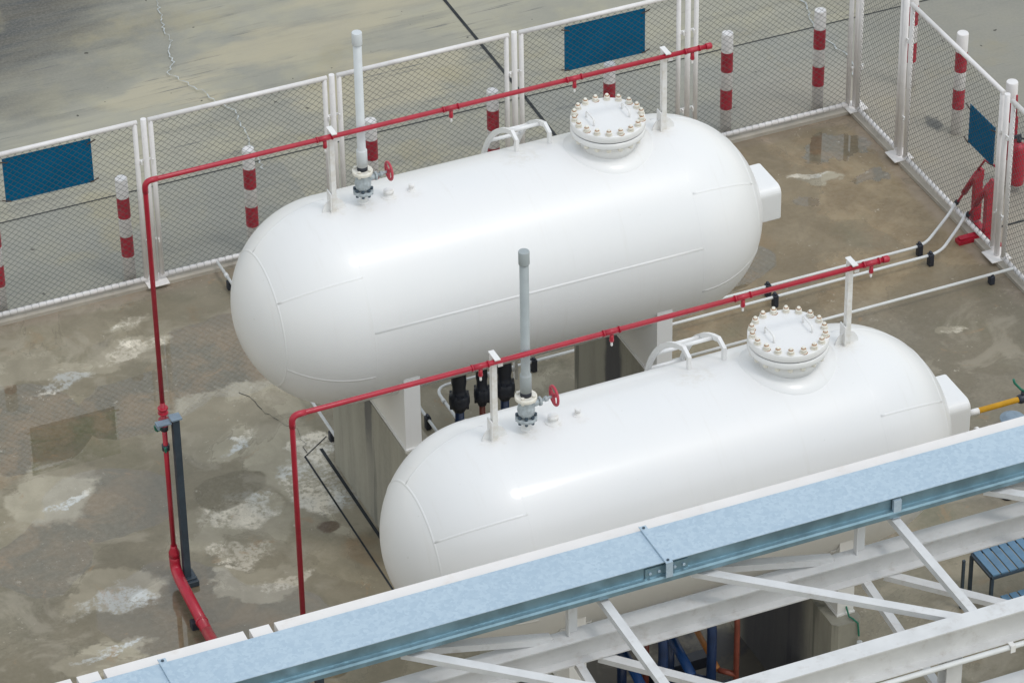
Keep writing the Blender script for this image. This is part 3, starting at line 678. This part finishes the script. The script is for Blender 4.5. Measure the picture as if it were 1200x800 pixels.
# ------------------------------------------------------------------ red spray pipes
def red_pipe(label, dx, dy, nozz, xend):
    t = thing('red_spray_pipe', label, 'pipe', (-9.885 + dx, -4.885 + dy, 0), 'red fire water pipes along the tanks')
    z = 4.565; e = xend - (-9.885)
    m = MB(); m.tube(bend([(0, 0, 2.1), (0, 0, z), (.3, 0, z)], .07, 6) + [(e, 0, z)], .0235, 16); m.build('pipe_run', M['red'], t)
    m = MB(); m.tube(bend([(0, 0, z - .12), (0, 0, z), (.12, 0, z)], .07, 6), .028, 16); m.build('elbow', M['red'], t)
    MB().lathe((e - .03, 0, z), [(.030, 0), (.032, .004), (.032, .05), (.023, .06)], 16, 'x').build('end_cap', M['red'], t)
    for x in nozz:
        x -= -9.885 + dx
        m = MB(); m.lathe((x - .08, 0, z), [(.0265, 0), (.0265, .16)], 16, 'x'); m.lathe((x - .08, 0, z), [(.031, -.002), (.031, .012)], 16, 'x'); m.lathe((x + .066, 0, z), [(.031, 0), (.031, .012)], 16, 'x')
        m.lathe((x, 0, z - .105), [(.016, 0), (.022, .012), (.018, .04), (.018, .08)], 12)
        cp = m.build('nozzle_tee', M['red'], t)
        MB().lathe((x, 0, z - .15), [(.006, 0), (.011, .01), (.009, .046)], 10).build('nozzle', M['white'], cp)
    m = MB(); m.tube([(0, 0, .36), (0, 0, 2.12)], .0245, 16); m.build('riser', M['red'], t)
    for zf in (1.99, 1.86):
        MB().lathe((0, 0, zf), [(.046, 0), (.05, .005), (.05, .018), (.036, .022), (.036, .05), (.05, .054), (.05, .068), (.045, .073)], 18).build('coupling', M['red'], t)
    for zf, a in ((1.80, 200), (1.57, 250)):
        m = MB().lathe((0, 0, zf), [(.038, 0), (.038, .06)], 14).build('stop_valve', M['darkiron'], t)
        d = Vector((math.cos(R(a)), math.sin(R(a)), 0))
        MB().tube([Vector((0, 0, zf + .03)) + d * .04, Vector((0, 0, zf + .03)) + d * .085, Vector((0, 0, zf + .05)) + d * .10, Vector((0, 0, zf + .10)) + d * .11], .011, 6).build('lever', M['green'], m)
    m = MB(); m.lathe((0, 0, .30), [(.056, 0), (.054, .05), (.033, .10), (.033, .13)], 18); m.build('reducer', M['red'], t)
    MB().tube(bend([(0, 0, .31), (0, 0, .15), (-.02, -.18, .15)], .10, 6) + [(-.05, -1.02, .15)], .054, 18).build('header_bend', M['red'], t)
    MB().tube([(-.05, -1.02, .15), (-.06, -2.6, .15)], .054, 18).build('header', M['red'], t)
    MB().tube([(-.046, -.86, .15), (-.046, -.89, .15)], .061, 18).build('joint_ring', M['red'], t)
    m = MB(); m.box(-.12, .04, -.80, -.72, .006, .088); m.box(-.12, .04, -2.3, -2.22, .006, .088); m.build('foot', M['rubber'], t)
    return t
red_pipe('upper red pipe, carried on the brackets of the upper tank', 0, 0, (-8.15, -6.90, -5.65, -4.43), -4.26)
red_pipe('lower red pipe, carried on the brackets of the lower tank', -.075, -3.885, (-8.27, -7.06, -5.82, -4.58), -4.42 + .075 - .02)

def pole(label, x, y):
    t = thing('pipe_support_pole', label, 'pole', (x, y, 0), 'dark blue poles holding the red risers')
    MB().box(-.033, .033, -.033, .033, .085, 1.955).build('post', M['bluepole'], t)
    m = MB(); m.box(-.085, .085, -.11, .11, .006, .07, .006); m.box(-.075, .075, -.075, .075, .071, .086, .004); m.build('base_block', M['bluepole'], t)
    m = MB(); m.box(-.05, .055, -.055, .055, 1.957, 1.972); m.box(-.17, -.051, -.05, .035, 1.930, 1.945); m.box(-.19, -.171, -.05, .035, 1.90, 1.945); m.build('bracket_arm', M['bluecap'], t)
pole('slate blue pole beside the left red riser, standing on the open pad', -9.795, -4.955)
pole('slate blue pole beside the lower tank\'s red riser, mostly behind the tray', -9.87, -8.84)

# ------------------------------------------------------------------ ground conduits
def conduit(label, pts, feet, r=.0165, br=.16, coup=()):
    t = thing('white_conduit', label, 'pipe', pts[0] if len(pts[0]) == 3 else (*pts[0], 0), 'white conduits along the pad')
    o = Vector(t.location); P = [Vector(p) - o for p in pts]
    MB().tube(bend(P, br, 7), r, 12).build('tube', M['conduit'], t)
    for f in feet:
        x, y = f[0] - o.x, f[1] - o.y; zc = pts[0][2] - o.z
        m = MB(); m.box(x - .028, x + .028, y - .034, y + .034, .006 - o.z, zc - r - .001, .005); m.box(x - .012, x + .012, y - .024, y + .024, zc - r, zc + .004)
        m.build('foot', M['rubber'], t)
    for c in coup:
        a, b = Vector(c[0]) - o, Vector(c[1]) - o; MB().tube([a, b], r + .006, 12).build('sleeve', M['conduit'], t)
    return t
zc = .125
conduit('white conduit ending at the left red rod, nearer the fence', [(.02, -2.39, .17), (-.12, -2.50, zc), (-.66, -2.93, zc), (-6.73, -2.93, zc), (-6.73, -5.2, zc)], [(-.72, -2.93), (-2.54, -2.93), (-4.6, -2.93), (-6.73, -3.62, 1)], coup=[((-6.73, -3.30, zc), (-6.73, -3.40, zc))])
conduit('white conduit ending at the right red rod, second from the fence', [(.02, -2.62, .17), (-.10, -2.72, zc), (-.58, -3.13, zc), (-6.46, -3.155, zc), (-6.47, -6.0, zc)], [(-.70, -3.14), (-2.56, -3.14), (-5.35, -3.15), (-6.47, -3.80, 1)], coup=[((-6.465, -3.38, zc), (-6.465, -3.44, zc))])
conduit('straight white conduit reaching the side fence near the base plate', [(-.02, -3.72, zc), (-4.87, -3.74, zc)], [(-.28, -3.72), (-2.4, -3.73), (-4.2, -3.74)])
conduit('white conduit from the back fence to the left pedestal', [(-7.69, -.05, zc), (-7.69, -3.71, zc)], [(-7.69, -.42, 1), (-7.69, -3.40, 1)], coup=[((-7.69, -.30, zc), (-7.69, -.36, zc))])

# ------------------------------------------------------------------ red stand, extinguisher
t = thing('red_stand', 'red steel stand with two posts outside the side fence', 'stand', (.12, -2.75, 0))
m = MB(); m.box(-.36, .14, -.20, -.10, .006, .05); m.box(-.05, .05, -.42, -.201, .006, .045); m.box(-.05, .05, -.099, .26, .006, .045); m.box(-.34, .10, -.185, -.115, .051, .075); m.build('base', M['red'], t)
for y in (.10, -.16):
    m = MB(); m.box(-.045, .045, y - .035, y + .035, .08, .60); m.prism([(-.05, .60), (.05, .60), (.05, .72), (.02, .72)], y - .04, y + .04, 'y'); m.build('post', M['red'], t)
    MB().tube([(-.10, y + .24, .17), (-.07, y + .16, .34)], .015, 8).build('rod', M['red'], t)
    MB().tube([(-.105, y + .255, .155), (-.098, y + .235, .195)], .028, 10).build('rod_cap', M['rubber'], t)
    MB().tube([(-.07, y + .16, .34), (.0, y + .02, .66)], .033, 10).build('sleeve', M['red'], t)
MB().tube([(0, .12, .70), (.0, -.02, .90), (.02, -.22, .93)], .013, 8).build('cross_bar', M['red'], t)
t = thing('fire_extinguisher', 'red fire extinguisher hung on a bollard at the right edge', 'extinguisher', (.86, -2.235, 0))
MB().lathe((0, 0, .08), [(.05, 0), (.078, .02), (.082, .06), (.082, .46), (.065, .52), (.03, .55)], 24).build('cylinder', M['red'], t)
m = MB(); m.lathe((0, 0, .63), [(.022, 0), (.028, .03), (.02, .06)], 12); m.box(-.09, .02, -.012, .012, .69, .705); m.box(-.08, .02, -.012, .012, .715, .727); m.build('valve_head', M['darkiron'], t)
MB().tube(bend([(.02, 0, .67), (.10, -.03, .66), (.10, -.03, .25)], .05), .012, 8).build('hose', M['rubber'], t)
MB().box(-.02, .02, .083, .12, .3, .9).build('hanger', M['red'], t)
MB().tube([(-.0, .10, .88), (-.03, .06, 1.20)], .012, 8).build('hook', M['red'], t)

# ------------------------------------------------------------------ yellow pipe, vent cowl, gauge
t = thing('yellow_pipe', 'yellow gas pipe with a green lever valve at the right edge', 'pipe', (-3.42, -8.694, 2.56))
MB().tube(bend([(.05, 0, 0), (4.2, 0, 0), (4.2, 0, -2.54)], .15), .027, 14).build('tube', M['yellow'], t)
MB().lathe((-.03, 0, 0), [(.03, 0), (.03, .09)], 14, 'x').build('sleeve', M['white'], t)
m = MB(); m.lathe((.47, 0, 0), [(.035, 0), (.045, .02), (.045, .07), (.035, .09)], 14, 'x'); m.tube([(.515, 0, .03), (.515, 0, .075)], .016, 8)
vv = m.build('ball_valve', M['darkiron'], t); MB().tube([(.53, 0, .075), (.50, .02, .10), (.46, .06, .15), (.45, .07, .19)], .012, 8).build('lever', M['green'], vv)
t = thing('pressure_gauge', 'small round gauge on the end box of the lower tank', 'gauge', (-3.53, -8.84, 2.42))
MB().lathe((.065, 0, .03), [(.038, 0), (.045, .006), (.045, .03), (.036, .038)], 20, 'x').build('dial_case', M['white'], t); MB().tube([(.07, 0, .03), (.07, 0, -.16)], .014, 8).build('stem', M['darkiron'], t)
t = thing('vent_cowl', 'pale round cap on a short pipe beside the white boards at right', 'vent cap', (-1.98, -7.07, 0))
MB().lathe((0, 0, .96), [(.10, 0), (.125, .008), (.125, .02), (.07, .05), (.01, .058)], 24).build('cap', M['bluecap'], t); MB().tube([(0, 0, 0), (0, 0, .965)], .05, 14).build('pipe', M['darkiron'], t)

# ------------------------------------------------------------------ steel truss and tray
SL = -.008
def yy(x): return SL * (x + 8)
def P(x, y, z): return (x, y + yy(x), z)
def ibeam(b, h, tf=.014, tw=.010):
    return [(-b / 2, -h), (b / 2, -h), (b / 2, -h + tf), (tw / 2, -h + tf), (tw / 2, -tf), (b / 2, -tf), (b / 2, 0), (-b / 2, 0), (-b / 2, -tf), (-tw / 2, -tf), (-tw / 2, -h + tf), (-b / 2, -h + tf)]
def angle(b, h, t=.008): return [(-b / 2, 0), (-b / 2, -h), (-b / 2 + t, -h), (-b / 2 + t, -t), (b / 2, -t), (b / 2, 0)]
t = thing('steel_truss', 'white steel truss bridge crossing the lower right', 'truss', (0, 0, 0))
MB().extrude(ibeam(.17, .25), P(-14.5, -11.07, 3.44), P(.5, -11.07, 3.44)).build('bottom_chord', M['beam'], t)
MB().extrude(ibeam(.165, .30), P(-14.5, -12.55, 3.78), P(.5, -12.55, 3.78)).build('front_chord', M['beam'], t)
MB().extrude(angle(.11, .045), P(-14.5, -10.98, 3.775), P(.5, -10.98, 3.775)).build('top_chord', M['beam'], t)
MB().extrude(ibeam(.15, .2), P(-14.5, -12.55, 3.0), P(.5, -12.55, 3.0)).build('lower_front_chord', M['beam'], t)
px = [-13.7, -11.06, -8.455, -5.85, -3.25, -.6]
for x in px:
    m = MB(); m.box(x - .05, x + .05, -11.03 + yy(x) , -11.02 + yy(x), 3.441, 3.73); m.box(x - .05, x - .04, -11.08 + yy(x), -11.031 + yy(x), 3.441, 3.73); m.build('upright', M['beam'], t)
for x in (-11.0, -5.77 - .05, -.6):
    MB().extrude(ibeam(.14, .14), P(x, -12.48, .01), P(x, -12.48, 3.47), up=(0, 1, 0)).build('column', M['beam'], t)
# horizontal bracing of the upper plane
for x in (-13.4, -10.82, -8.215, -5.585, -2.95, -.35):
    MB().extrude(angle(.075, .06), P(x, -10.95, 3.770), P(x, -12.48, 3.770)).build('cross_brace', M['beam'], t)
for x in (-12.54, -9.93, -7.39, -4.70, -2.1):
    MB().extrude(angle(.085, .05), P(x, -11.05, 3.756), P(x + 1.70, -12.49, 3.756)).build('diagonal_brace', M['beam'], t)
# diagonals in the upright back plane
for x in (-12.37, -9.74, -7.20, -4.6, -1.9):
    m = MB(); m.extrude(angle(.09, .06), P(x - .1, -11.03, 3.755), P(x + 1.10, -11.03, 3.462)); m.build('web_diagonal', M['beam'], t)
for x in (-11.04, -8.44, -5.83, -3.2):
    MB().extrude(angle(.07, .06), P(x, -11.13, 3.20), P(x, -12.50, 3.02)).build('lower_brace', M['beam'], t)
    MB().extrude(angle(.085, .05), P(x + .20, -11.10, 3.186), P(x + 1.8, -12.5, 3.02)).build('lower_diagonal', M['beam'], t)
# white line clipped under the front chord
t = thing('front_conduit', 'white conduit clipped under the front beam of the truss', 'pipe', (0, 0, 0))
MB().tube([P(-14.5, -12.655, 3.455), P(.5, -12.655, 3.455)], .024, 12).build('tube', M['conduit'], t)
for x in (-13, -10.4, -7.9, -5.33, -2.8):
    m = MB(); y = -12.655 + yy(x); m.box(x - .022, x + .022, y - .028, y + .025, 3.481, 3.488); m.box(x - .022, x + .022, y - .034, y - .028, 3.42, 3.488); m.build('clip', M['white'], t)
# white capping boards
for i, (a, b, lab) in enumerate(((-16, -12.50, 'white board at the lower left corner, cut by the frame'), (-12.45, -12.275, 'short square white board, nearer the left corner'),
                 (-12.23, -11.07, 'medium white board between two short ones by the tray'), (-11.02, -10.855, 'short white board beside the thick red header pipe'),
                 (-10.81, .8, 'long white board running up to the right edge behind the tray'))):
    m = MB(); m.extrude([(-.17, -.075), (.17, -.075), (.17, 0), (-.17, 0)], P(a, -10.705, 3.955), P(b, -10.705, 3.955))
    tag(m.build('capping_board', M['board']), lab, 'board', 'white boards along the back of the tray')
# galvanised tray
t = thing('cable_tray', 'blue-grey galvanised cable tray with flat cover crossing the photo', 'cable tray', (0, 0, 0))
for a, b in ((-15, -11.785), (-11.78, -7.655), (-7.65, -3.55), (-3.545, .8)):
    m = MB(); m.extrude([(-.225, -.006), (.225, -.006), (.225, 0), (-.225, 0)], P(a, -10.925, 4.0), P(b, -10.925, 4.0)); m.build('cover', M['galv'], t)
prof = [(0, 0), (0, -.125), (-.038, -.133), (-.05, -.150), (-.05, -.19), (-.044, -.19), (-.044, -.156), (-.034, -.139), (.005, -.131), (.005, 0)]
for side in (-1, 1):
    yc = -11.115 if side < 0 else -10.735
    pr = [(-a, b) for a, b in prof] if side < 0 else prof
    pr = [(a, b) for a, b in pr]
    m = MB(); m.extrude((prof if side < 0 else [(-p, q) for p, q in prof]), P(-15, yc, 3.992), P(.8, yc, 3.992)); m.build('side_rail', M['galvside'], t)
MB().extrude([(-.19, -.004), (.185, -.004), (.185, 0), (-.19, 0)], P(-15, -10.925, 3.86), P(.8, -10.925, 3.86)).build('tray_floor', M['galvside'], t)
for x in (-11.79, -7.66, -3.55):
    y = yy(x)
    m = MB(); m.box(x - .032, x + .032, -11.175 + y, -10.66 + y, 4.002, 4.010); m.box(x - .032, x - .028, -11.175 + y, -10.66 + y, 4.01, 4.018); m.box(x - .03, x + .03, -11.185 + y, -11.176 + y, 3.86, 4.010)
    st = m.build('strap', M['galv'], t)
    for q in (-11.15, -10.69): MB().lathe((x, q + y, 4.0105), [(.013, 0), (.013, .008)], 6).build('screw', M['boltblue'], st)
    m = MB(); m.box(x - .19, x + .19, -11.128 + y, -11.121 + y, 3.865, 3.955); sp = m.build('splice_plate', M['galvside'], t)
    for q in (-.15, -.07, .07, .15): MB().lathe((x + q, -11.142 + y, 3.91), [(.013, 0), (.013, .013)], 6, 'y').build('screw', M['galv'], sp)
for x in (-5.58,):
    y = yy(x); MB().box(x - .035, x + .035, -11.16 + y, -11.128 + y, 3.79, 3.97).build('clip', M['galv'], t)

# ------------------------------------------------------------------ pipework under the lower tank
def low_pipe(label, x, mat, mat2, z, y1, r=.045):
    t = thing('branch_pipe', label, 'pipe', (x, -8.75, 0), 'coloured branch pipes under the lower tank')
    MB().tube([(0, 0, z), (0, y1, z - .12)], r, 14).build('branch', M[mat2], t)
    MB().tube(bend([(.13, -.40, 1.82), (.13, -.55, 1.5), (.13, -.55, .02)], .1), r, 14).build('drop', M[mat], t)
    MB().tube([(0, y1 + .0, z - .12), (.13, -.55, z - .14)], r, 14).build('link', M[mat], t)
low_pipe('bright blue branch pipe under the lower tank, left one', -6.93, 'navy', 'brightblue', 1.0, -.45)
low_pipe('bright blue branch pipe under the lower tank, right one', -6.45, 'navy', 'brightblue', 1.0, -.45)
low_pipe('orange branch pipe meeting a brown pipe under the lower tank', -6.20, 'brown', 'orange', 1.0, -.45, .027)
t = thing('pump_skid', 'dark steel skid frame on the pad below the lower tank', 'skid', (-6.3, -9.6, 0))
for y in (-.28, .28):
    MB().box(-1.0, .85, y - .06, y + .06, .006, .16).build('runner', M['darkiron'], t)
for x in (-.8, -.1, .65): MB().box(x - .05, x + .05, -.215, .215, .03, .14).build('cross_member', M['darkiron'], t)
MB().box(-.3, .40, .62, .74, .30, .42).build('cross_beam', M['darkiron'], t)
MB().box(-.3, .40, 1.1, 1.22, .30, .42).build('cross_beam', M['darkiron'], t)
MB().tube([(-.9, .05, .38), (.7, .05, .38)], .11, 20).build('casing', M['darkiron'], t)
for x in (-.6, .4): MB().box(x - .04, x + .04, -.05, .15, .141, .30).build('cradle', M['darkiron'], t)
MB().tube(bend([(-1.3, .35, .62), (.95, .35, .62), (.95, .35, .1)], .1), .05, 14).build('header_pipe', M['navy'], t)
# green cord on the pedestal
o = MB().tube([(-5.12, -9.36, 1.75), (-5.13, -9.50, 1.62), (-5.14, -9.66, 1.475), (-5.12, -9.70, 1.472), (-5.09, -9.735, 1.44), (-5.08, -9.745, 1.30)], .009, 6).build('green_cord', M['green'])
tag(o, 'green cord hanging over the end of the concrete pedestal', 'cord')
t = thing('white_drain_pipe', 'short upright white pipe in front of the pedestal with the green cord', 'pipe', (-5.10, -9.80, 0))
MB().tube([(0, 0, .02), (0, 0, 1.28)], .025, 12).build('tube', M['conduit'], t)
# blue slatted step at the right
t = thing('slatted_step', 'blue slatted metal step standing on the pad at right', 'step', (-2.75, -8.4, 0))
for i in range(8):
    x = -.27 + i * .092; MB().box(x, x + .074, -.20, .19, .46, .476).build('slat', M['benchblue'], t)
for i in range(8):
    x = -.20 + i * .092; MB().box(x, x + .074, -.52, -.24, .22, .236).build('slat', M['benchblue'], t)
m = MB(); m.box(-.285, .52, -.215, -.19, .435, .459); m.box(-.285, .52, .18, .205, .435, .459); m.box(-.295, -.27, -.189, .179, .435, .459); m.box(-.21, .52, -.54, -.515, .195, .219); m.build('frame', M['bluepole'], t)
for x, y, z in ((-.28, -.20, .434), (-.28, .19, .434), (.4, -.2, .434), (.4, .19, .434), (-.2, -.53, .194), (.4, -.53, .194)):
    MB().box(x - .015, x + .015, y - .015, y + .015, .006, z).build('leg', M['bluepole'], t)
MB().box(-.49, -.465, -.01, .015, .006, .58).build('handrail_post', M['bluepole'], t)
MB().box(-.46, -.29, -.01, .015, .08, .10).build('brace', M['bluepole'], t)

# ------------------------------------------------------------------ camera, light
cam = bpy.data.cameras.new('camera'); co = bpy.data.objects.new('camera', cam); C.objects.link(co); scene.camera = co
co.location = (-18.5636, -33.6768, 23.7188); co.rotation_euler = (.958902722, .0137429926, -.411512417)
cam.sensor_width = 36; cam.lens = 36 * 4628.83 / 1200; cam.clip_end = 2000; cam.clip_start = .5

d = Vector((.24, -.34, .91)).normalized()     # towards the sun
sun = bpy.data.lights.new('sun', 'SUN'); so = bpy.data.objects.new('sun', sun); C.objects.link(so)
sun.energy = .5; sun.angle = R(10); sun.color = (1, .965, .92)
so.rotation_euler = d.to_track_quat('Z', 'Y').to_euler()
w = bpy.data.worlds.new('World'); scene.world = w; w.use_nodes = True; nt = w.node_tree; nt.nodes.clear()
out = nt.nodes.new('ShaderNodeOutputWorld'); bg = nt.nodes.new('ShaderNodeBackground'); sky = nt.nodes.new('ShaderNodeTexSky'); hs = nt.nodes.new('ShaderNodeHueSaturation')
sky.sky_type = 'NISHITA'; sky.sun_disc = False; sky.sun_elevation = math.asin(d.z); sky.sun_rotation = math.atan2(d.x, d.y)
sky.air_density = 2.6; sky.dust_density = 1.0; sky.ozone_density = 1.0
hs.inputs['Saturation'].default_value = .38
bg.inputs['Strength'].default_value = .15
nt.links.new(sky.outputs[0], hs.inputs['Color']); nt.links.new(hs.outputs[0], bg.inputs[0]); nt.links.new(bg.outputs[0], out.inputs[0])
scene.view_settings.view_transform = 'Standard'; scene.view_settings.look = 'None'; scene.view_settings.gamma = 1
scene.view_settings.exposure = 0.22
